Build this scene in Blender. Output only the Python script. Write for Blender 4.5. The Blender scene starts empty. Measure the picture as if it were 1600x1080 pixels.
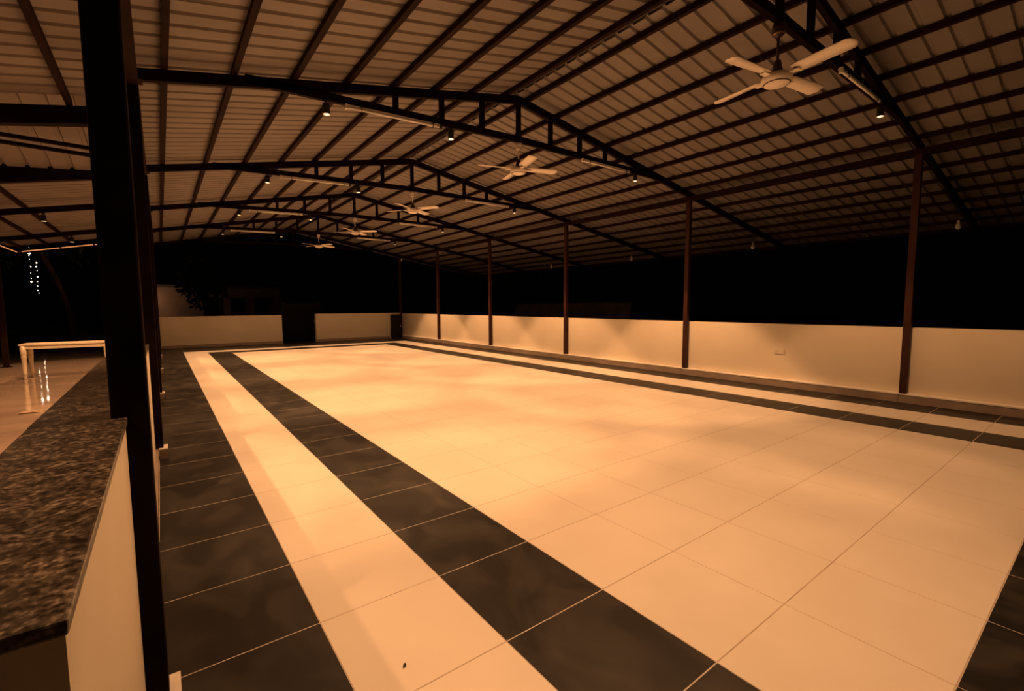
import bpy, math, random
from mathutils import Vector, Matrix
random.seed(7)
S = bpy.context.scene
COL = S.collection

# ------------------------------------------------------------------ camera
YAW, PITCH, ROLL = 0.6451, 0.0862, -0.0041
FPX = 727.58
CAM = Vector((-0.499, -1.508, 1.425))
_f = Vector((math.sin(YAW)*math.cos(PITCH), math.cos(YAW)*math.cos(PITCH), -math.sin(PITCH)))
_r = Vector((math.cos(YAW), -math.sin(YAW), 0.0))
_u = _r.cross(_f)
_r2 = _r*math.cos(ROLL) + _u*math.sin(ROLL)
_u2 = _u*math.cos(ROLL) - _r*math.sin(ROLL)
cd = bpy.data.cameras.new('camera')
cam = bpy.data.objects.new('camera', cd)
COL.objects.link(cam)
cd.sensor_width = 36.0
cd.sensor_fit = 'HORIZONTAL'
cd.lens = FPX/1600*36.0
cd.clip_start, cd.clip_end = 0.05, 300
m = Matrix.Identity(4)
for i in range(3):
    m[i][0], m[i][1], m[i][2], m[i][3] = _r2[i], _u2[i], -_f[i], CAM[i]
cam.matrix_world = m
S.camera = cam

# ------------------------------------------------------------------ night sky, exposure
w = bpy.data.worlds.new('night_sky')
S.world = w
w.use_nodes = True
w.node_tree.nodes['Background'].inputs['Color'].default_value = (0.35, 0.4, 0.6, 1)
w.node_tree.nodes['Background'].inputs['Strength'].default_value = 0.0006
S.view_settings.view_transform = 'Standard'
S.view_settings.look = 'None'
S.view_settings.gamma = 1.0
S.view_settings.use_curve_mapping = False
S.view_settings.exposure = 0.0
S.cycles.use_denoising = True
S.cycles.max_bounces = 8
S.cycles.diffuse_bounces = 5
S.cycles.sample_clamp_indirect = 4.0
LAMP_COL = (1.0, 0.46, 0.185)
LAMP_W = 290.0          # watts of each hall spotlight
TERRACE_W = 300.0        # watts of each terrace spotlight
SPILL = 0.26
SPOT_DEG, SPOT_BLEND = 86.0, 0.22
TRUSS_F = (0.75, 1.0, 1.0, 1.0, 1.0)   # the lamps of the nearest truss are a little weaker

# ------------------------------------------------------------------ materials
def mat(name, col, rough=0.5, metal=0.0, spec=0.5, emit=None, estr=0.0):
    mt = bpy.data.materials.new(name)
    mt.use_nodes = True
    b = mt.node_tree.nodes['Principled BSDF']
    b.inputs['Base Color'].default_value = (*col, 1)
    b.inputs['Roughness'].default_value = rough
    b.inputs['Metallic'].default_value = metal
    b.inputs['Specular IOR Level'].default_value = spec
    if emit:
        b.inputs['Emission Color'].default_value = (*emit, 1)
        b.inputs['Emission Strength'].default_value = estr
    return mt

def noisy(mt, c1, c2, scale=6.0, detail=6.0, lo=0.35, hi=0.65, stretch=(1, 1, 1), rnd=0.0, bump=0.0, rr=None, dist=0.0):
    """two colours mixed by a noise in world space, optional per-object brightness change, bump, roughness range"""
    nt = mt.node_tree
    b = nt.nodes['Principled BSDF']
    g = nt.nodes.new('ShaderNodeNewGeometry')
    mp = nt.nodes.new('ShaderNodeMapping')
    mp.inputs['Scale'].default_value = stretch
    nt.links.new(g.outputs['Position'], mp.inputs['Vector'])
    n = nt.nodes.new('ShaderNodeTexNoise')
    n.inputs['Scale'].default_value = scale
    n.inputs['Detail'].default_value = detail
    n.inputs['Distortion'].default_value = dist
    nt.links.new(mp.outputs['Vector'], n.inputs['Vector'])
    r = nt.nodes.new('ShaderNodeValToRGB')
    r.color_ramp.elements[0].position = lo
    r.color_ramp.elements[1].position = hi
    r.color_ramp.elements[0].color = (*c1, 1)
    r.color_ramp.elements[1].color = (*c2, 1)
    nt.links.new(n.outputs['Fac'], r.inputs['Fac'])
    out = r.outputs['Color']
    if rnd:
        oi = nt.nodes.new('ShaderNodeObjectInfo')
        mr = nt.nodes.new('ShaderNodeMapRange')
        mr.inputs['To Min'].default_value = 1-rnd
        mr.inputs['To Max'].default_value = 1+rnd
        nt.links.new(oi.outputs['Random'], mr.inputs['Value'])
        hs = nt.nodes.new('ShaderNodeHueSaturation')
        nt.links.new(mr.outputs['Result'], hs.inputs['Value'])
        nt.links.new(out, hs.inputs['Color'])
        out = hs.outputs['Color']
    nt.links.new(out, b.inputs['Base Color'])
    if rr:
        m2 = nt.nodes.new('ShaderNodeMapRange')
        m2.inputs['To Min'].default_value, m2.inputs['To Max'].default_value = rr
        nt.links.new(n.outputs['Fac'], m2.inputs['Value'])
        nt.links.new(m2.outputs['Result'], b.inputs['Roughness'])
    if bump:
        bp = nt.nodes.new('ShaderNodeBump')
        bp.inputs['Strength'].default_value = bump
        bp.inputs['Distance'].default_value = 0.01
        nt.links.new(n.outputs['Fac'], bp.inputs['Height'])
        nt.links.new(bp.outputs['Normal'], b.inputs['Normal'])
    return mt

M = {}
M['pale_tile'] = noisy(mat('pale_tile', (.8, .76, .68), .38), (.76, .725, .66), (.82, .79, .73), 1.6, 4, .3, .7, rnd=.008, rr=(.3, .46))
M['dark_tile'] = noisy(mat('dark_tile', (.05, .05, .05), .42, spec=.3), (.013, .0125, .0125), (.058, .054, .048), 3.4, 10, .44, .84, (1, .7, 1), rnd=.12, rr=(.32, .6), dist=.8)
M['grout_pale'] = noisy(mat('grout_pale', (.55, .5, .45), .9), (.5, .46, .41), (.66, .61, .55), 12)
M['grout_brown'] = noisy(mat('grout_brown', (.25, .2, .16), .9), (.42, .35, .28), (.55, .47, .38), 9)
M['paint'] = noisy(mat('paint', (.78, .72, .6), .7), (.74, .68, .56), (.8, .745, .63), 1.2, 5, .3, .7, bump=.05)
M['skirt'] = noisy(mat('skirting_tile', (.2, .17, .15), .35), (.31, .25, .21), (.40, .33, .28), 3, 5)
M['kerb_top'] = mat('kerb_top', (.92, .89, .84), .4)
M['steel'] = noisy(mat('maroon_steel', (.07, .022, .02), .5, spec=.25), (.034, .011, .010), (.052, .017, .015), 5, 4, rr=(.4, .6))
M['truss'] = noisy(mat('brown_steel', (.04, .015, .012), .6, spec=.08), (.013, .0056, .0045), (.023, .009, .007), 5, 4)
M['frame'] = noisy(mat('black_brown_steel', (.01, .005, .004), .6, spec=.05), (.006, .003, .0025), (.012, .005, .004), 5, 4)  # also on the left columns, where the darker colour holds their shade
M['sheet'] = noisy(mat('roof_sheet', (.5, .47, .42), .55, 0.0), (.195, .175, .168), (.247, .224, .216), .9, 5, .3, .7, (1, 2, 1))
M['fan'] = mat('cream_enamel', (.93, .85, .76), .35)
M['fan_brown'] = mat('brown_plastic', (.06, .03, .022), .4)
M['fan_dark'] = mat('fan_bracket', (.03, .02, .016), .4)
M['brass'] = mat('brass_trim', (.55, .36, .16), .3, .7)
M['black'] = mat('black_metal', (.012, .011, .011), .4)
M['tube'] = mat('frosted_tube', (.93, .9, .86), .35)
M['tube_body'] = mat('tube_batten', (.8, .76, .7), .5)
M['glow'] = mat('lamp_glow', (1, .8, .6), .5, emit=(1.0, .72, .42), estr=6.0)
M['bulb'] = mat('bulb_glass', (.75, .75, .75), .25)
M['cable'] = mat('cable', (.03, .03, .03), .6)
M['white'] = mat('white_plastic', (.72, .68, .58), .35)
M['table'] = noisy(mat('white_table', (.75, .68, .5), .35), (.68, .6, .44), (.78, .71, .55), 4)
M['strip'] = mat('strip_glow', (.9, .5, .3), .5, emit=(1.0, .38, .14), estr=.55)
M['fairy'] = mat('fairy_glow', (1, .9, .8), .5, emit=(1.0, .78, .55), estr=14.0)
M['paper'] = mat('paper', (.55, .4, .3), .8)
M['bark'] = noisy(mat('bark', (.12, .08, .05), .9), (.07, .05, .035), (.2, .15, .1), 12, stretch=(1, 1, .3))
M['leaf'] = mat('leaf', (.03, .055, .02), .6)
M['soil'] = noisy(mat('ground_earth', (.03, .026, .02), .95), (.02, .018, .014), (.045, .04, .03), 2.5)
M['house'] = noisy(mat('house_wall', (.5, .42, .35), .8), (.42, .35, .29), (.52, .45, .38), 1.5)
M['grey'] = noisy(mat('grey_render', (.2, .19, .18), .85), (.14, .135, .13), (.24, .23, .22), 2)
M['cabinet'] = mat('dark_cabinet', (.012, .012, .013), .6, spec=.2)
M['debris'] = mat('debris', (.02, .015, .01), .8)

# speckled granite
g = mat('granite', (.12, .1, .08), .28)
nt = g.node_tree
geo = nt.nodes.new('ShaderNodeNewGeometry')
def _ramp(fac, els):
    r = nt.nodes.new('ShaderNodeValToRGB')
    r.color_ramp.interpolation = 'LINEAR'
    while len(r.color_ramp.elements) < len(els): r.color_ramp.elements.new(.5)
    for e, (p, c) in zip(r.color_ramp.elements, els): e.position = p; e.color = (*c, 1)
    nt.links.new(fac, r.inputs['Fac'])
    return r.outputs['Color']
n1 = nt.nodes.new('ShaderNodeTexNoise'); n1.inputs['Scale'].default_value = 95; n1.inputs['Detail'].default_value = 5
nt.links.new(geo.outputs['Position'], n1.inputs['Vector'])
c1 = _ramp(n1.outputs['Fac'], [(.36, (.010, .009, .008)), (.47, (.065, .056, .045)), (.56, (.125, .105, .085)), (.66, (.33, .28, .23))])
n2 = nt.nodes.new('ShaderNodeTexNoise'); n2.inputs['Scale'].default_value = 22; n2.inputs['Detail'].default_value = 4
nt.links.new(geo.outputs['Position'], n2.inputs['Vector'])
c2 = _ramp(n2.outputs['Fac'], [(.38, (.35, .35, .35)), (.62, (1, 1, 1))])
mx = nt.nodes.new('ShaderNodeMix'); mx.data_type = 'RGBA'; mx.blend_type = 'MULTIPLY'; mx.inputs['Factor'].default_value = 1
nt.links.new(c1, mx.inputs['A']); nt.links.new(c2, mx.inputs['B'])
nt.links.new(mx.outputs['Result'], nt.nodes['Principled BSDF'].inputs['Base Color'])
M['granite'] = g

# polished terrace paving: warm brown stone, slightly wavy
tm = noisy(mat('terrace_stone', (.2, .15, .12), .12), (.36, .285, .235), (.48, .39, .33), 1.3, 5, .3, .7, (.5, 2.2, 1), rr=(.02, .05), bump=.004)
M['terrace'] = tm

# ------------------------------------------------------------------ mesh helpers
class MB:
    def __init__(s): s.v = []; s.f = []
    def box(s, a, b):
        x0, y0, z0 = a; x1, y1, z1 = b
        n = len(s.v)
        s.v += [(x0,y0,z0),(x1,y0,z0),(x1,y1,z0),(x0,y1,z0),(x0,y0,z1),(x1,y0,z1),(x1,y1,z1),(x0,y1,z1)]
        s.f += [tuple(n+i for i in q) for q in ((0,3,2,1),(4,5,6,7),(0,1,5,4),(1,2,6,5),(2,3,7,6),(3,0,4,7))]
        return s
    def bar(s, p, q, wd, ht, up=(0,0,1)):
        """rectangular bar from p to q; wd across, ht along up"""
        p, q = Vector(p), Vector(q)
        d = (q-p).normalized(); side = d.cross(Vector(up)).normalized(); u = side.cross(d).normalized()
        n = len(s.v)
        for c in (p, q):
            for a, b in ((-1,-1),(1,-1),(1,1),(-1,1)):
                s.v.append(tuple(c + side*(a*wd/2) + u*(b*ht/2)))
        s.f += [tuple(n+i for i in k) for k in ((0,1,2,3),(7,6,5,4),(0,4,5,1),(1,5,6,2),(2,6,7,3),(3,7,4,0))]
        return s
    def lathe(s, prof, seg=20, c=(0,0,0), caps=True):
        """prof: list of (radius, z) from one end to the other, around a vertical axis at c"""
        n = len(s.v)
        for r, z in prof:
            for k in range(seg):
                a = 2*math.pi*k/seg
                s.v.append((c[0]+r*math.cos(a), c[1]+r*math.sin(a), c[2]+z))
        for i in range(len(prof)-1):
            for k in range(seg):
                k2 = (k+1) % seg
                s.f.append((n+i*seg+k, n+i*seg+k2, n+(i+1)*seg+k2, n+(i+1)*seg+k))
        if caps:
            s.f.append(tuple(n+k for k in range(seg))[::-1])
            s.f.append(tuple(n+(len(prof)-1)*seg+k for k in range(seg)))
        return s
    def tube(s, pts, rad, seg=8):
        n = len(s.v); pts = [Vector(p) for p in pts]
        for i, p in enumerate(pts):
            d = (pts[min(i+1, len(pts)-1)] - pts[max(i-1, 0)]).normalized()
            a = d.cross(Vector((0.13, 0.31, 1)) if abs(d.z) < .9 else Vector((1, 0.1, 0))).normalized(); b = d.cross(a)
            r = rad[i] if isinstance(rad, (list, tuple)) else rad
            for k in range(seg):
                t = 2*math.pi*k/seg
                s.v.append(tuple(p + a*(r*math.cos(t)) + b*(r*math.sin(t))))
        for i in range(len(pts)-1):
            for k in range(seg):
                k2 = (k+1) % seg
                s.f.append((n+i*seg+k, n+i*seg+k2, n+(i+1)*seg+k2, n+(i+1)*seg+k))
        s.f.append(tuple(n+k for k in range(seg))[::-1])
        s.f.append(tuple(n+(len(pts)-1)*seg+k for k in range(seg)))
        return s
    def mesh(s, name, mt, smooth=False):
        me = bpy.data.meshes.new(name)
        me.from_pydata([tuple(v) for v in s.v], [], s.f)
        for x in (mt if isinstance(mt, list) else [mt]): me.materials.append(x)
        if smooth: me.shade_smooth()
        me.update()
        return me
    def build(s, name, mt, parent=None, smooth=False, bevel=0.0):
        o = bpy.data.objects.new(name, s.mesh(name, mt, smooth))
        COL.objects.link(o)
        if parent: o.parent = parent
        if bevel:
            b = o.modifiers.new('edge', 'BEVEL'); b.width = bevel; b.segments = 2; b.limit_method = 'ANGLE'
        return o

def tag(o, label=None, cat=None, group=None, kind=None):
    if label: o['label'] = label
    if cat: o['category'] = cat
    if group: o['group'] = group
    if kind: o['kind'] = kind
    return o
def empty(name, loc=(0,0,0), rz=0.0):
    o = bpy.data.objects.new(name, None)
    o.empty_display_size = .1
    COL.objects.link(o)
    o.location = loc; o.rotation_euler = (0,0,rz)
    return o
def place(name, me, parent, loc, rz=0.0):
    o = bpy.data.objects.new(name, me); COL.objects.link(o); o.parent = parent; o.location = loc; o.rotation_euler = (0,0,rz)
    return o
ORD = ['first', 'second', 'third', 'fourth', 'fifth', 'sixth', 'seventh', 'eighth']

# ------------------------------------------------------------------ dimensions
Y0, DY = 0.413, 3.532                   # first truss, truss spacing
TY = [Y0 + DY*k for k in range(6)]      # six trusses, the last above the far wall
XL, XR, YF = -0.606, 8.105, 18.07       # inner faces of the parapets
HW = 1.08                               # parapet height
RX, RZ, SL, SR = 3.736, 4.385, 0.1995, 0.170
def zc(x): return RZ - (RX-x)*SL if x < RX else RZ - (x-RX)*SR      # upper edge of the top chords
XEND = 12.7
ROW = 0.6033
XA, XB, XC, XD, XE, XF, XG = 0.0, 0.6, 1.2, 6.129, 6.728, 7.411, 7.99
XS = -0.582

# ------------------------------------------------------------------ floor with its tiles
xs = [XS, XA, XB] + [XC + .6*k for k in range(9)] + [XD, XE, XF, XG]
ncol = len(xs)-1
# strips: 0 dark,1 pale,2 dark,3.. main ..., then dark, pale, dark
def strip_ring(i):
    if i <= 2: return i
    if i >= ncol-3: return ncol-1-i
    return 99
def tile_dark(i, r):
    rx = strip_ring(i)
    ry = 99
    if r == -3: ry = 2
    elif r < -3: ry = 0
    elif r == 25: ry = 2
    elif r == 26: ry = 1
    elif r >= 27: ry = 0
    return min(rx, ry) in (0, 2)
R0, R1 = -4, 30
fb = MB()
mats_idx = []
for i in range(ncol):
    for r0, r1, dk in ((R0, -2, True), (-2, 25, strip_ring(i) in (0, 2)), (25, R1, True)):
        n = len(fb.v)
        y0, y1 = r0*ROW, min(r1*ROW, YF)
        fb.v += [(xs[i], y0, -.0007), (xs[i+1], y0, -.0007), (xs[i+1], y1, -.0007), (xs[i], y1, -.0007)]
        fb.f.append((n, n+1, n+2, n+3)); mats_idx.append(0 if dk else 1)
floor_me = fb.mesh('floor', [M['grout_pale'], M['grout_brown']])
for p, k in zip(floor_me.polygons, mats_idx): p.material_index = k
floor = bpy.data.objects.new('floor', floor_me); COL.objects.link(floor)
tag(floor, 'large pale tiled hall floor with dark tile border strips', 'floor', kind='structure')

def px(p):
    d = Vector(p)-CAM; z = d.dot(_f)
    if z < .05: return None
    return 800+FPX*d.dot(_r2)/z, 540-FPX*d.dot(_u2)/z
def shown(x0, x1, y0, y1):
    q = [px(c) for c in ((x0,y0,0),(x1,y0,0),(x1,y1,0),(x0,y1,0))]
    if any(c is None for c in q): return 0
    cx = sum(c[0] for c in q)/4; cy = sum(c[1] for c in q)/4
    if not (-150 < cx < 1750 and 0 < cy < 1250): return 0
    return abs(sum(q[k][0]*q[(k+1)%4][1]-q[(k+1)%4][0]*q[k][1] for k in range(4)))/2
GAP = .0022
tiles = []
for i in range(ncol):
    for r in range(R0, R1):
        y0, y1 = r*ROW, min((r+1)*ROW, YF-.01)
        if y1-y0 < .05: continue
        tiles.append((shown(xs[i], xs[i+1], y0, y1), xs[i]+GAP, xs[i+1]-GAP, y0+GAP*1.25, y1-GAP*1.25, tile_dark(i, r)))
tiles.sort(key=lambda t: -t[0])
tcache = {}
for a, x0, x1, y0, y1, dk in tiles[:300]:
    key = (round(x1-x0, 3), round(y1-y0, 3), dk)
    if key not in tcache:
        hx, hy = (x1-x0)/2, (y1-y0)/2
        b = MB(); c = .0005
        b.v = [(-hx,-hy,-.01),(hx,-hy,-.01),(hx,hy,-.01),(-hx,hy,-.01),(-hx,-hy,-c),(hx,-hy,-c),(hx,hy,-c),(-hx,hy,-c),
               (-hx+c,-hy+c,0),(hx-c,-hy+c,0),(hx-c,hy-c,0),(-hx+c,hy-c,0)]
        b.f = [(0,1,5,4),(1,2,6,5),(2,3,7,6),(3,0,4,7),(4,5,9,8),(5,6,10,9),(6,7,11,10),(7,4,8,11),(8,9,10,11)]
        tcache[key] = b.mesh('dark_tile' if dk else 'pale_tile', M['dark_tile'] if dk else M['pale_tile'])
    place('dark_tile' if dk else 'pale_tile', tcache[key], floor, ((x0+x1)/2, (y0+y1)/2, random.uniform(-.00012, .00012)))
for dk in (True, False):
    b = MB()
    for a, x0, x1, y0, y1, d in tiles[300:]:
        if d == dk: b.box((x0, y0, -.01), (x1, y1, 0))
    tag(b.build('dark_tiles' if dk else 'pale_tiles', M['dark_tile'] if dk else M['pale_tile'], floor), kind='stuff')

# ground outside and terrace paving on the left
tag(MB().box((-60, -30, -.6), (60, 90, -.12)).build('ground', M['soil']), 'dark bare ground around the shed at night', 'ground', kind='structure')
tag(MB().box((-7.5, -4, -.12), (-.8, 18.9, 0)).build('floor_terrace', M['terrace']), 'polished brown stone terrace floor outside the granite-capped parapet', 'floor', kind='structure')
tag(MB().box((XS, -4, -.12), (8.3, R0*ROW-.01, -.004)).build('floor_apron', M['grout_brown']), 'plain floor apron at the near edge of the tiles', 'floor', kind='structure')
tag(MB().box((-.8, -3.6, -.12), (XR, YF, -.012)).build('floor_slab', M['grey']), 'concrete slab under the hall tiles', 'floor', kind='structure')

# ------------------------------------------------------------------ parapet walls
wl = tag(MB().box((-.80, -.80, -.1), (XL, YF+.2, HW-.02)).build('wall_left', M['paint']), 'cream parapet wall on the left under a granite cap', 'wall', kind='structure')
cw, ch = .0475, .0475
colL = (-.5925)                                  # left column axis
colL_w = .095
for k, (a, b_) in enumerate([(-.82, TY[0]-.045)] ):
    MB().box((-.822, a, HW-.02), (-.60, b_, HW)).build('granite_slab', M['granite'], wl, bevel=.004)
segs = [TY[0]-.045] + [TY[0]+.57] + [TY[k] for k in range(1, 6)] + [YF+.2]
for k in range(len(segs)-1):
    a, b_ = segs[k]+.001, segs[k+1]-.001
    mb = MB()
    cols_in = [t for t in TY if a-.05 < t < b_+.05]
    # cap pieces are cut back where a column stands
    y = a
    for t in cols_in:
        if t-.048 > y: mb.box((-.822, y, HW-.02), (-.60, t-.048, HW))
        mb.box((-.822, max(y, t-.048), HW-.02), (-.642, min(b_, t+.048), HW)); y = t+.048
    if y < b_: mb.box((-.822, y, HW-.02), (-.60, b_, HW))
    mb.build('granite_slab', M['granite'], wl)
tag(MB().box((XL, -.80, 0), (-.584, YF, .09)).build('baseboard_left', M['skirt']), 'low brown tile skirting along the left parapet', 'skirting', kind='structure')

wr = tag(MB().box((XR, -3.2, -.1), (XR+.2, YF+.2, HW)).build('wall_right', M['paint']), 'long cream parapet wall on the right behind the columns', 'wall', kind='structure')
kerb = empty('baseboard_right', (XR, 0, 0)); tag(kerb, 'brown tile kerb with pale top along the right parapet', 'skirting', kind='structure')
ys = [-3.2] + [t-.02+.06 for t in TY[:5]] + [YF]
for a, b_ in zip(ys[:-1], ys[1:]):
    o = MB().box((XG-XR, a+.002, 0), (0, b_-.002, .118)).build('skirting_tile', M['skirt'], kerb)
    o2 = MB().box((XG-XR-.006, a+.002, .112), (0, b_-.002, .13)).build('kerb_top', M['kerb_top'], kerb)

wf = tag(MB().box((-.8, YF, -.1), (3.20, YF+.2, HW)).build('wall_far_left', M['paint']), 'cream parapet wall across the far end, left of the dark gap', 'wall', kind='structure')
wf2 = tag(MB().box((4.44, YF, -.1), (XR, YF+.2, HW+.03)).build('wall_far_right', M['paint']), 'cream parapet wall across the far end, right of the dark gap', 'wall', kind='structure')
tag(MB().box((-.56, YF-.02, 0), (3.2, YF, .1)).build('baseboard_far_left', M['skirt']), 'brown skirting of the far wall left of the gap', 'skirting', kind='structure')
tag(MB().box((4.44, YF-.02, 0), (7.5, YF, .1)).build('baseboard_far_right', M['skirt']), 'brown skirting of the far wall right of the gap', 'skirting', kind='structure')

# dark cabinet in the far right corner
cb = tag(empty('cabinet', (7.78, YF-.12, 0)), 'dark metal cabinet standing in the far right corner of the hall', 'cabinet')
MB().box((-.24, -.1, .06), (.2, .1, 1.04)).build('body', M['cabinet'], cb, bevel=.006)
dr = MB().box((-.22, -.115, .09), (.18, -.1, 1.01)).build('door', M['cabinet'], cb, bevel=.004)
MB().box((.12, -.135, .5), (.14, -.115, .6)).build('handle', M['tube_body'], dr)
for sx in (-.2, .16): MB().box((sx-.02, -.08, 0), (sx+.02, .08, .06)).build('foot', M['cabinet'], cb)

# socket plate on the right wall
so = tag(empty('wall_socket', (XR, 2.15, .6)), 'small white socket plate low on the right wall between columns', 'socket')
MB().box((-.012, -.09, -.045), (0, .09, .045)).build('plate', M['white'], so, bevel=.004)
for sy in (-.045, .045):
    MB().box((-.017, sy-.022, -.028), (-.012, sy+.022, .028)).build('switch', M['white'], so)

# ------------------------------------------------------------------ columns
for k, y in enumerate(TY):
    top = zc(-.59)-.10
    c = tag(empty('steel_column', (colL, y, 0)), f'dark maroon square steel column on the left parapet, {ORD[k]} from the camera', 'column', 'columns along the left parapet')
    MB().box((-colL_w/2, -.0475, .1), (colL_w/2, .0475, top)).build('shaft', M['frame'], c, bevel=.006)  # same paint as the right columns, shade put into a darker steel colour
    if k < 6:
        MB().box((.015, -.08, 0), (.075, .08, .09)).build('plinth', M['skirt'], c)
        MB().box((.012, -.083, .09), (.08, .083, .1)).build('plinth_top', M['kerb_top'], c)
    MB().box((-.08, -.075, top), (.08, .075, top+.01)).build('cap_plate', M['truss'], c)
for k, y in enumerate(TY):
    top = zc(8.04)-.10
    c = tag(empty('steel_column', (8.045, y, .13)), f'slim maroon steel column against the right parapet, {ORD[k]} from the camera', 'column', 'columns along the right parapet')
    MB().box((-.043, -.043, 0), (.043, .043, top-.13)).build('shaft', M['steel'], c, bevel=.005)
    MB().box((-.05, -.07, top-.13), (.07, .07, top-.12)).build('cap_plate', M['truss'], c)
    MB().box((.045, -.005, top-.3), (.12, .005, top-.15)).build('bracket', M['tube_body'], c)

# longitudinal beams on the column heads
bl = tag(empty('eave_beam', (-.59, 0, zc(-.59)-.09)), 'dark steel beam running over the heads of the left columns', 'beam')
for a, b_ in zip([-2.3]+TY[:-1], TY): MB().box((-.045, a+.002, -.06), (.045, b_-.002, 0)).build('beam_length', M['truss'], bl)
br = tag(empty('eave_beam', (8.04, 0, zc(8.04)-.09)), 'dark steel beam running over the heads of the right columns', 'beam')
for a, b_ in zip([-2.3]+TY[:-1], TY): MB().box((-.045, a+.002, -.08), (.045, b_-.002, .0)).build('beam_length', M['truss'], br)

# ------------------------------------------------------------------ trusses
PX = [1.879, 2.499, 3.112, 3.736, 4.345, 4.965, 5.56]
def bz(x):   # lower edge of the bottom chord
    return 3.633 + (x-.3)*(.115/3.436) if x < RX else 3.748
for k, y in enumerate(TY):
    t = tag(empty('roof_truss', (RX, y, 0)), f'dark brown steel gable roof truss with upright posts, {ORD[k]} from the camera', 'truss', 'roof trusses')
    T = Matrix.Translation((-RX, 0, 0))
    def bar(name, a, b_, wd, ht):
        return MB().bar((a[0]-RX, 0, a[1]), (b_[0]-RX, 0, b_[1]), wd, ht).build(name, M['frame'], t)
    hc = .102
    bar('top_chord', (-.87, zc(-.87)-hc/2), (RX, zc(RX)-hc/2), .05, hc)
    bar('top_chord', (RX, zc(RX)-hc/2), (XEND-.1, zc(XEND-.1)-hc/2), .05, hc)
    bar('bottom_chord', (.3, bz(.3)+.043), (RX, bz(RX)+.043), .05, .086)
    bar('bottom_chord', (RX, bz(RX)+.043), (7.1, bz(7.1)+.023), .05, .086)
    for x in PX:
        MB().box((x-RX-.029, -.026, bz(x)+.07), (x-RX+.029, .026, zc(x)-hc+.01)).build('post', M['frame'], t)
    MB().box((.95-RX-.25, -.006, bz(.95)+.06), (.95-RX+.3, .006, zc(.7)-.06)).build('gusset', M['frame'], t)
    MB().box((6.6-RX-.3, -.006, bz(6.6)+.06), (6.6-RX+.25, .006, zc(6.85)-.06)).build('gusset', M['frame'], t)

# ------------------------------------------------------------------ roof: purlins and ribbed sheets (ceiling)
ceil = tag(empty('ceiling', (RX, 0, RZ)), 'gabled ribbed metal sheet roof on dark purlins seen from below', 'roof', kind='structure')
YN, YE = -2.3, 18.6
pl = [3.544-.556*k for k in range(8)]
pr = [3.915+.575*k for k in range(16)]
def purlin(x, y0, y1, h=.06, z=None):
    zz = (zc(x) if z is None else z)
    a = -SL if x > RX else SL
    MB().bar((x-RX, y0, zz+h/2-RZ), (x-RX, y1, zz+h/2-RZ), .05, h).build('purlin', M['truss'], ceil)
for x in pl+pr: purlin(x, YN, YE)
for x in (-1.11,): purlin(x, YN, 5.0)
for x in (-1.11, -1.7, -2.33, -2.82, -3.34): purlin(x, 7.55, 16.3) if x != -1.7 else None
for x in (-2.0, -3.34): purlin(x, YN, 4.95)
PITCH_R, RIBS = .205, 5
def sheet(xa, xb, y, zfun, n=RIBS, rib=.026):
    """one ribbed sheet from xa (low) to xb (ridge), starting at y, n ribs wide"""
    b = MB(); prof = []
    for j in range(n):
        y0 = y + j*PITCH_R
        prof += [(y0, 0), (y0+.148, 0), (y0+.163, rib), (y0+.19, rib)]
    prof.append((y+n*PITCH_R+.004, 0))
    for x in (xa, xb):
        for (yy, h) in prof: b.v.append((x-RX, yy, zfun(x)+.064+h-RZ))
    N = len(prof)
    for j in range(N-1): b.f.append((j, j+1, N+j+1, N+j))
    return b.build('roof_sheet', M['sheet'], ceil)
W = PITCH_R*RIBS
ny = int((YE-YN)/W)+1
for j in range(ny):
    y = YN + j*W
    low = -3.55 if (y+W < 5.0) or (y > 7.3 and y+W < 16.6) else -.95
    sheet(low, RX-.03, y, zc)
    sheet(RX+.03, XEND, y, lambda x: zc(x))
# ridge capping
for j in range(0, ny, 3):
    b = MB()
    y, y2 = YN+j*W, min(YN+(j+3)*W, YN+ny*W)
    for yy in (y, y2-.003):
        b.v += [(-.16, yy, zc(RX-.16)+.1-RZ), (0, yy, .115), (.16, yy, zc(RX+.16)+.1-RZ)]
    b.f = [(0, 1, 4, 3), (1, 2, 5, 4)]
    b.build('ridge_cap', M['sheet'], ceil)

# lean-to roof over the terrace with its beams
lt = tag(empty('canopy_roof', (-2.2, 6.2, 3.4)), 'small ribbed lean-to roof panel over the terrace behind the pipes', 'roof')
for j in range(3):
    b = MB(); prof = []
    x0 = -3.5 + j*.87
    for i in range(4):
        u0 = x0 + i*.2175
        prof += [(u0, 0), (u0+.155, 0), (u0+.172, .026), (u0+.2, .026)]
    prof.append((x0+.874, 0))
    for yy, z in ((5.15, 3.66), (7.35, 3.29)):
        for (xx, h) in prof: b.v.append((xx+2.2, yy-6.2, z+h-3.4 + .1*(xx+1.5)))
    N = len(prof)
    for i in range(N-1): b.f.append((i, i+1, N+i+1, N+i))
    b.build('roof_sheet', M['sheet'], lt)
def rafter(y, wd, ht, label, x0=-3.55, x1=-.66, dz=0.0):
    o = MB().bar((0, 0, zc(x0)-.1+dz-zc(-2)), (x1-x0, 0, zc(x1)-.1+dz-zc(-2)), wd, ht).build('rafter', M['frame'])
    o.location = (x0, y, zc(-2))
    return tag(o, label, 'beam')
rafter(4.98, .10, .17, 'thick dark beam over the terrace nearest the camera', dz=.0)
rafter(7.4, .10, .2, 'thick dark eave beam below the lean-to roof over the terrace', dz=.0)
rafter(10.12, .06, .1, 'slim dark rafter over the terrace above the hanging spotlight')
rafter(13.42, .06, .1, 'slim dark rafter over the terrace second from its far end')
rafter(16.1, .06, .1, 'dark end rafter over the terrace carrying the glowing strip')
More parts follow.
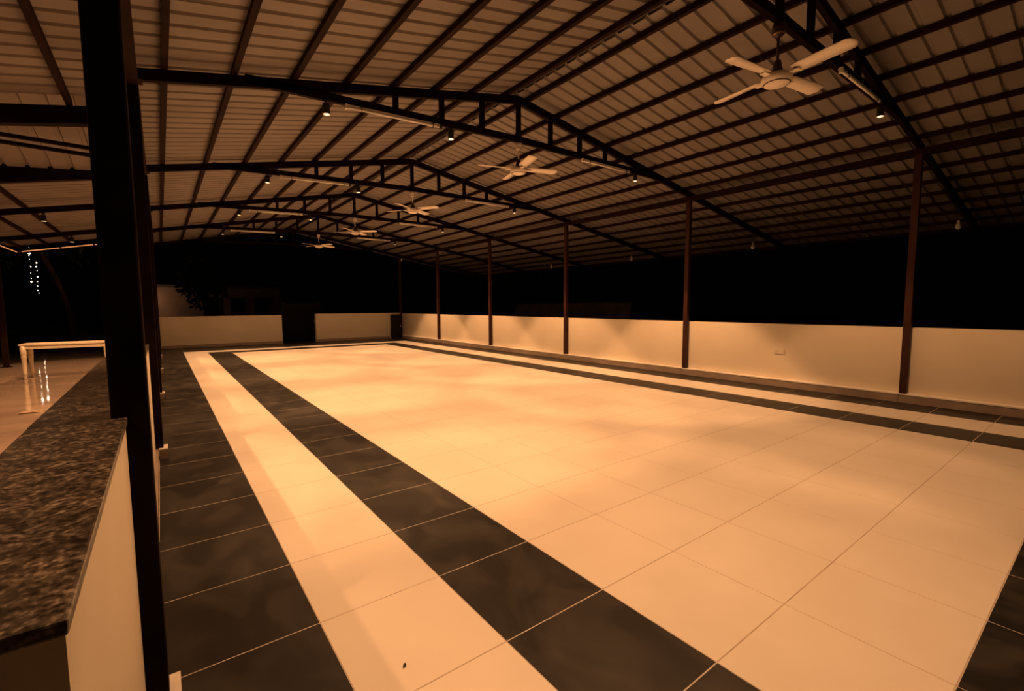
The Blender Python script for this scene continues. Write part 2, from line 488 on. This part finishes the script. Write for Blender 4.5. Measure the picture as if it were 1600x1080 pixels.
for k, (ya, za, zb) in enumerate(((5.9, 3.30, 3.33), (6.0, 3.25, 3.27))):
    o = MB().tube([(0, 0, za-.02), (1.6, .15, (za+zb)/2), (2.9, .3, zb)], .025, 10).build('pipe', M['frame'], smooth=True)
    o.location = (-3.6, ya, 0)
    tag(o, ('upper' if k == 0 else 'lower')+' of two dark pipes slung below the terrace roof', 'pipe')
c = tag(empty('steel_column', (-3.5, 14.55, 0)), 'black steel post at the outer edge of the terrace', 'column')
MB().box((-.05, -.05, 0), (.05, .05, zc(-3.5)-.02)).build('shaft', M['truss'], c)
MB().box((-.09, -.09, 0), (.09, .09, .015)).build('base_plate', M['truss'], c)

# bright line on the terrace roof edge, built as emissive strips
s1 = tag(empty('glow_strip', (-3.42, 14, 0)), 'warm glowing strip along the outer eave of the terrace roof', 'light strip')
MB().box((-.02, -.9, zc(-3.42)-.115), (.02, 2.05, zc(-3.42)-.085)).build('strip_back', M['steel'], s1)
MB().box((.02, -.9, zc(-3.42)-.112), (.028, 2.05, zc(-3.42)-.09)).build('strip_face', M['strip'], s1)
s2 = tag(empty('glow_strip', (-3.4, 16.03, 0)), 'warm glowing strip across the far end of the terrace roof', 'light strip')
MB().bar((0, 0, zc(-3.4)-.11), (2.5, 0, zc(-.9)-.11), .02, .045).build('strip_back', M['steel'], s2)
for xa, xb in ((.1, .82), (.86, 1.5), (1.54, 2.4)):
    MB().bar((xa, -.013, zc(-3.4+xa)-.108), (xb, -.013, zc(-3.4+xb)-.108), .006, .026).build('strip_face', M['strip'], s2)

# ------------------------------------------------------------------ spotlights
def lathe_mesh(prof, name, mt, seg=20, smooth=True): return MB().lathe(prof, seg).mesh(name, mt, smooth)
can_me = MB().lathe([(.010, .0), (.010, -.03), (.037, -.032), (.037, -.14), (.033, -.14), (.031, -.118), (.006, -.117)], 24).mesh('lamp_can', M['black'])
rim_me = MB().lathe([(.038, -.137), (.0395, -.137), (.0395, -.143), (.032, -.143), (.032, -.137)], 24, caps=False).mesh('rim', M['tube_body'])
disc_me = MB().lathe([(.026, -.126), (.026, -.134), (.018, -.1365)], 20).mesh('lens', M['glow'])
mnt_me = MB().lathe([(.022, .002), (.022, -.012)], 16).mesh('mount', M['black'])
def spotlight(x, y, z, label, watts, group):
    o = tag(empty('spotlight', (x, y, z)), label, 'spotlight', group)
    place('mount', mnt_me, o, (0,0,0)); place('lamp_can', can_me, o, (0,0,0)); place('rim', rim_me, o, (0,0,0)); place('lens', disc_me, o, (0,0,0))
    ld = bpy.data.lights.new('spotlight_beam', 'SPOT')
    ld.energy = watts; ld.color = LAMP_COL; ld.spot_size = math.radians(SPOT_DEG); ld.spot_blend = SPOT_BLEND; ld.shadow_soft_size = .026
    lo = bpy.data.objects.new('spotlight_beam', ld); COL.objects.link(lo); lo.parent = o; lo.location = (0,0,-.15)
    l2 = ld.copy(); l2.energy = watts*SPILL; l2.spot_size = math.radians(155); l2.spot_blend = 1.0      # stray light of the open lamp mouth
    lo = bpy.data.objects.new('spotlight_spill', l2); COL.objects.link(lo); lo.parent = o; lo.location = (0,0,-.152)
    return o
for k in range(5):
    for x, nm in ((1.075, 'leftmost of the three'), (2.63, 'middle one of the three'), (6.35, 'rightmost of the three')):
        spotlight(x, TY[k], bz(x), f'small black can spotlight, {nm} under the {ORD[k]} truss', LAMP_W*TRUSS_F[k]*((1.5 if k else .85) if x > 6 else 1.0), 'spotlights under the trusses')
LY = [-.45, 3.08, 6.6, 10.12, 13.42]
for k, y in enumerate(LY):
    lx = -2.0 if k < 2 else -2.05
    zt = zc(lx) - (.0 if k < 2 else .158)
    spotlight(lx, y, zt, f'small black can spotlight under the terrace roof, {ORD[k]} from the camera', TERRACE_W*(.35 if k == 0 else 1), 'spotlights over the terrace')

# ------------------------------------------------------------------ tube lights (unlit)
for k in range(5):
    for xa, xb, nm in ((1.27, 2.47, 'left'), (4.98, 6.17, 'right')):
        o = tag(empty('tube_light', ((xa+xb)/2, TY[k]-.03, 0)), f'unlit white tube light under the {nm} half of the {ORD[k]} truss', 'tube light', 'unlit tube lights under the trusses')
        L = (xb-xa)/2; xm = (xa+xb)/2
        za, zb = bz(xa)-.012, bz(xb)-.012
        MB().bar((-L, 0, za), (L, 0, zb), .03, .022).build('batten', M['tube_body'], o)
        MB().tube([(-L+.03, -.012, za-.022), (L-.03, -.012, zb-.022)], .015, 10).build('tube', M['tube'], o, smooth=True)
        for e, zz in ((-L+.012, za), (L-.012, zb)):
            MB().box((e-.014, -.03, zz-.042), (e+.014, .01, zz+.01)).build('end_cap', M['black'] if e > 0 else M['tube_body'], o)
        for f_ in (-.35, .4):
            zz = za+(zb-za)*(f_+.5)
            MB().box((f_*2*L-.004, -.03, zz-.04), (f_*2*L+.004, .014, zz+.012)).build('clip', M['black'], o)

# ------------------------------------------------------------------ ceiling fans
def blade_mesh():
    b = MB(); N = 22
    rows = []
    for i in range(N+1):
        t = i/N
        r = .135 + .465*t
        wd = .056 + .014*t
        if t > .88: wd *= math.sqrt(max(.05, 1-((t-.88)/.124)**2))
        if t < .1: wd *= .8+.2*t/.1
        tw = -math.radians(14 - 4*t)
        rows.append((r, wd, tw))
    for sgn in (.003, -.003):
        for r, wd, tw in rows:
            for e in (-1, 0, 1):
                cy, cz = e*wd*math.cos(tw), e*wd*math.sin(tw) - .006*(1-abs(e))
                b.v.append((r, cy, cz+sgn))
    K = 3*(N+1)
    for i in range(N):
        for e in (0, 1):
            a = i*3+e
            b.f.append((a, a+3, a+4, a+1)); b.f.append((K+a, K+a+1, K+a+4, K+a+3))
    for i in range(N):
        a = i*3; b.f.append((a, K+a, K+a+3, a+3)); c_ = i*3+2; b.f.append((c_, c_+3, K+c_+3, K+c_))
    for i in (0, N):
        for e in (0, 1):
            a = i*3+e; q = (a, a+1, K+a+1, K+a); b.f.append(q if i == 0 else q[::-1])
    return b.mesh('blade', M['fan'], True)
blade_me = blade_mesh()
bk = MB()
bk.bar((.085, 0, .012), (.19, 0, .010), .05, .006)
bracket_me = bk.mesh('blade_bracket', M['fan'])
ar = MB()
pts = [(.155+.022*math.cos(a), .03*math.sin(a), -.006) for a in [math.pi*(-.5+i/8) for i in range(9)]]
ar.tube(pts, .0035, 6)
arc_me = ar.mesh('bracket_trim', M['fan_dark'], True)
motor_me = MB().lathe([(.02, .06), (.085, .055), (.118, .035), (.122, .008), (.112, -.012), (.095, -.024), (.06, -.036), (.02, -.042), (.002, -.043)], 32).mesh('motor', M['fan'], True)
ring_me = MB().lathe([(.100, -.018), (.104, -.021), (.098, -.026), (.094, -.024)], 32, caps=False).mesh('trim_ring', M['fan_dark'], True)
cone_me = MB().lathe([(.016, .17), (.026, .165), (.046, .075), (.050, .055)], 24).mesh('lower_canopy', M['fan_brown'], True)
FAN = [(81, 3.33), (72, 3.385), (33, 3.39), (45, 3.385), (24, 3.39)]
for k, (th, z) in enumerate(FAN):
    o = tag(empty('ceiling_fan', (RX, TY[k], z)), f'cream four-blade ceiling fan hanging below the {ORD[k]} truss from the camera', 'fan', 'ceiling fans on the ridge line')
    th = math.radians(th)
    hi = bz(RX) - z
    mo = place('motor', motor_me, o, (0,0,-.045)); place('trim_ring', ring_me, mo, (0,0,0))
    place('lower_canopy', cone_me, o, (0,0,-.045))
    MB().lathe([(.011, hi-.02), (.011, .1)], 12).build('down_rod', M['fan'] if k else M['fan_brown'], o, smooth=True)
    uc = MB().lathe([(.05, hi-.012), (.052, hi-.05), (.046, hi-.085), (.03, hi-.105), (.012, hi-.112)], 24).build('upper_canopy', M['fan'] if k else M['fan_brown'], o, smooth=True)
    MB().lathe([(.047, hi-.082), (.05, hi-.086), (.042, hi-.094)], 24, caps=False).build('canopy_ring', M['brass'], uc, smooth=True)
    MB().box((-.03, -.03, hi-.014), (.03, .03, hi+.002)).build('hanger_plate', M['truss'], o)
    for q in range(4):
        a = th + q*math.pi/2
        bl_ = place('blade', blade_me, o, (0,0,0), a)
        place('blade_bracket', bracket_me, bl_, (0,0,-.03)); place('bracket_trim', arc_me, bl_, (0,0,0))

# ------------------------------------------------------------------ hanging bulbs beyond the right parapet
for k in range(4):
    x = 10.69; z = zc(x)-.09
    o = tag(empty('hanging_bulb', (x, TY[k], z)), f'unlit white bulb hanging beyond the right parapet, {ORD[k]} from the camera', 'bulb', 'unlit bulbs under the right overhang')
    L = z-2.86
    MB().lathe([(.004, 0), (.004, -L)], 8).build('cord', M['cable'], o)
    MB().lathe([(.02, -L+.005), (.022, -L-.035), (.016, -L-.04)], 16).build('socket', M['white'], o)
    MB().lathe([(.014, -L-.035), (.022, -L-.05), (.040, -L-.08), (.045, -L-.105), (.038, -L-.13), (.02, -L-.145), (.003, -L-.149)], 20).build('glass', M['bulb'], o, smooth=True)

# ------------------------------------------------------------------ table on the terrace
t = tag(empty('table', (-2.06, 11.72, 0), math.radians(-4)), 'long low white table with turned legs on the terrace', 'table')
TL, TW, TH = .68, .26, .70
MB().box((-TL, -TW, TH-.03), (TL, TW, TH)).build('table_top', M['table'], t, bevel=.006)
for sy in (-1, 1): MB().box((-TL+.06, sy*(TW-.03)-.012, TH-.1), (TL-.06, sy*(TW-.03)+.012, TH-.03)).build('apron', M['table'], t)
for sx in (-1, 1): MB().box((sx*(TL-.04)-.012, -TW+.06, TH-.1), (sx*(TL-.04)+.012, TW-.06, TH-.03)).build('apron', M['table'], t)
leg_me = MB().lathe([(.022, 0), (.03, .012), (.024, .05), (.03, .10), (.038, .115), (.03, .13), (.033, .3), (.04, .42), (.046, .455), (.036, .47), (.046, .49), (.047, TH-.03)], 18).mesh('leg', M['table'], True)
for sx in (-1, 1):
    for sy in (-1, 1): place('leg', leg_me, t, (sx*(TL-.055), sy*(TW-.05), 0))

# scrap of paper on the terrace, speck on the hall floor
b = MB()
nx = 7
for i in range(nx):
    for j in range(4):
        b.v.append((-.2+.4*i/(nx-1), -.09+.18*j/3+random.uniform(-.02,.02), .004+.035*abs(math.sin(i*1.3+j*.9))*math.sin(math.pi*i/(nx-1))))
for i in range(nx-1):
    for j in range(3): b.f.append((i*4+j, (i+1)*4+j, (i+1)*4+j+1, i*4+j+1))
o = b.build('paper_scrap', M['paper'])
md = o.modifiers.new('thick', 'SOLIDIFY'); md.thickness = .002
o.scale = (.62, .7, .6); o.location = (-1.99, 7.4, 0); tag(o, 'crumpled brown scrap of paper lying on the terrace floor', 'paper')
o = MB().lathe([(.002, 0), (.008, .002), (.007, .006), (.002, .008)], 8).build('debris_speck', M['debris'], smooth=True)
o.scale = (1.6, .7, 1); o.location = (.197, .135, 0); o.rotation_euler = (0, 0, .9)
tag(o, 'tiny black speck of debris on the pale strip of floor', 'debris')

# ------------------------------------------------------------------ outside: strings of fairy lights, trees, buildings
STR = [(-7.32, [2.43, 2.60, 2.9, 3.22, 3.57, 4.0, 4.27, 4.55, 5.12, 5.7]), (-7.61, [3.2, 3.45, 3.82, 4.26, 4.78, 5.03, 5.2, 5.62, 5.83])]
fl_me = bpy.data.meshes.new('fairy_bulb')
fm = MB().lathe([(.004, .03), (.02, .015), (.024, 0), (.016, -.018), (.003, -.024)], 10); fl_me = fm.mesh('fairy_bulb', M['fairy'], True)
for k, (x, zs) in enumerate(STR):
    o = tag(empty('fairy_light_string', (x, 45.2, 0)), ('right' if k == 0 else 'left')+' of two hanging strings of fairy lights in the dark garden', 'light string', 'fairy lights in the garden')
    MB().tube([(0, 0, min(zs)), (0.01, 0, (min(zs)+max(zs))/2), (0, 0, 7.38)], .006, 6).build('wire', M['cable'], o)
    for z in zs:
        fbo = place('fairy_bulb', fl_me, o, (random.uniform(-.03, .03), 0, z)); fq = 2.7 if z in (5.12, 5.2) else random.choice((.7, .95, 1.4)); fbo.scale = (fq, fq, fq)

def foliage(n, rx, rz, c, leaf):
    b = MB(); rd = random.Random(n)
    for i in range(n):
        while True:
            p = Vector((rd.uniform(-1,1), rd.uniform(-1,1), rd.uniform(-1,1)))
            if .25 < p.length < 1: break
        p = Vector((p.x*rx, p.y*rx, p.z*rz)) * (0.85+.3*math.sin(p.x*5+p.z*4))
        a = Vector((rd.uniform(-1,1), rd.uniform(-1,1), rd.uniform(-1,1))).normalized()
        s_ = a.cross(Vector((rd.uniform(-1,1), rd.uniform(-1,1), rd.uniform(-.5,1)))).normalized()
        L = leaf*rd.uniform(.6, 1.3)
        k = len(b.v); q = p+Vector(c)
        b.v += [tuple(q), tuple(q+a*L*.5+s_*L*.25), tuple(q+a*L), tuple(q+a*L*.5-s_*L*.25)]
        b.f.append((k, k+1, k+2, k+3))
    return b
def tree(x, y, h, r, label, n=1500):
    o = tag(empty('tree', (x, y, -.12)), label, 'tree', 'trees around the shed')
    MB().tube([(0,0,0), (.08,.05,h*.3), (-.05,.02,h*.6), (0,0,h*.85)], [.16,.12,.09,.04], 10).build('trunk', M['bark'], o, smooth=True)
    for a in range(4):
        an = a*1.7+x
        MB().tube([(0,0,h*.45), (.5*r*math.cos(an), .5*r*math.sin(an), h*.65), (.8*r*math.cos(an), .8*r*math.sin(an), h*.8)], [.06,.04,.015], 7).build('branch', M['bark'], o, smooth=True)
    tag(foliage(n, r, h*.36, (0,0,h*.72), .28).build('foliage', M['leaf'], o), kind='stuff')
tree(-10.6, 45.2, 8.6, 2.3, 'dark garden tree behind the hanging fairy lights')
MB().tube([(-10.6, 45.2, 5.6), (-9.0, 45.2, 7.0), (-7.2, 45.2, 7.45)], [.09, .06, .03], 8).build('branch', M['bark'], bpy.data.objects['tree'], smooth=True).matrix_parent_inverse = Matrix.Translation((10.6, -45.2, .12))
tree(1.3, 27.0, 4.2, 1.1, 'dark leafy tree in front of the lit house wall')
tree(15.4, 23.2, 3.6, 1.3, 'faint dark tree beyond the far right corner column')
tree(15.6, 19.0, 3.8, 1.3, 'faint dark tree beyond the right parapet near the far corner')
def palm(x, y, h, lean, label):
    o = tag(empty('palm_tree', (x, y, -.12)), label, 'palm', 'palms beyond the terrace')
    pts = [(lean*t*t, .1*t, h*t) for t in [i/8 for i in range(9)]]
    MB().tube(pts, [.13-.006*i for i in range(9)], 10).build('trunk', M['bark'], o, smooth=True)
    for q in range(9):
        an = q*2*math.pi/9; b = MB()
        N = 8
        for i in range(N+1):
            t_ = i/N; rr = 1.5*t_; z = h + .5*math.sin(t_*1.8) - 1.1*t_*t_
            cx, cy = lean+rr*math.cos(an), .1+rr*math.sin(an); wd = .22*math.sin(math.pi*min(1, .12+.85*t_))
            b.v += [(cx-wd*math.sin(an), cy+wd*math.cos(an), z-.12), (cx, cy, z), (cx+wd*math.sin(an), cy-wd*math.cos(an), z-.12)]
        for i in range(N):
            for e in (0, 1):
                a = i*3+e; b.f.append((a, a+1, a+4, a+3))
        b.build('frond', M['leaf'], o)
palm(-3.2, 23.0, 3.9, -.9, 'leaning palm with pale trunk beyond the terrace, left one')
palm(-2.2, 27.5, 4.4, -.5, 'leaning palm with pale trunk beyond the terrace, right one')

h = tag(empty('house', (2.6, 31.5, -.12)), 'low dim house with a lit wall patch beyond the far wall', 'house')
MB().box((-4.2, 0, 0), (3.1, 4, 2.62)).build('wall', M['house'], h)
MB().box((-4.4, -.35, 2.62), (3.3, 4.2, 2.78)).build('roof', M['grey'], h)
for xw in (-.6, .7, 2.0):
    wf_ = MB().box((xw-.4, -.05, .9), (xw+.4, .02, 2.1)).build('window', M['grey'], h)
    MB().box((xw-.34, -.06, .96), (xw+.34, -.045, 2.04)).build('pane', M['cabinet'], wf_)
lt_ = MB().lathe([(.03, .1), (.07, .08), (.07, -.08), (.03, -.1)], 12).build('unseen_lantern', M['strip'], h)  # lamp out of view, added to light the house wall
lt_.location = (-3.6, -.14, 2.25)
ld = bpy.data.lights.new('unseen_lantern_light', 'POINT'); ld.energy = 14; ld.color = (1, .45, .22); ld.shadow_soft_size = .08  # light of the unseen lamp, set to brighten the wall patch
lo = bpy.data.objects.new('unseen_lantern_light', ld); COL.objects.link(lo); lo.parent = h; lo.location = (-3.6, -1.1, 1.9)
gp = tag(empty('gate', (4.4, 20.2, -.12)), 'dark grey gate panel outside the gap in the far wall', 'gate')
MB().box((-.66, -.03, .1), (.66, .03, 1.66)).build('gate_leaf', M['cabinet'], gp)
for sx in (-.72, .72): MB().box((sx-.06, -.06, 0), (sx+.06, .06, 1.72)).build('gate_post', M['cabinet'], gp)
MB().box((.5, -.06, .8), (.54, -.03, .95)).build('handle', M['tube_body'], gp)
bw = MB().box((0, 0, -.1), (.2, 7, 1.5)).build('boundary_wall', M['grey']); bw.location = (13.2, 9.5, 0)
tag(bw, 'dim grey boundary wall beyond the right parapet', 'wall')
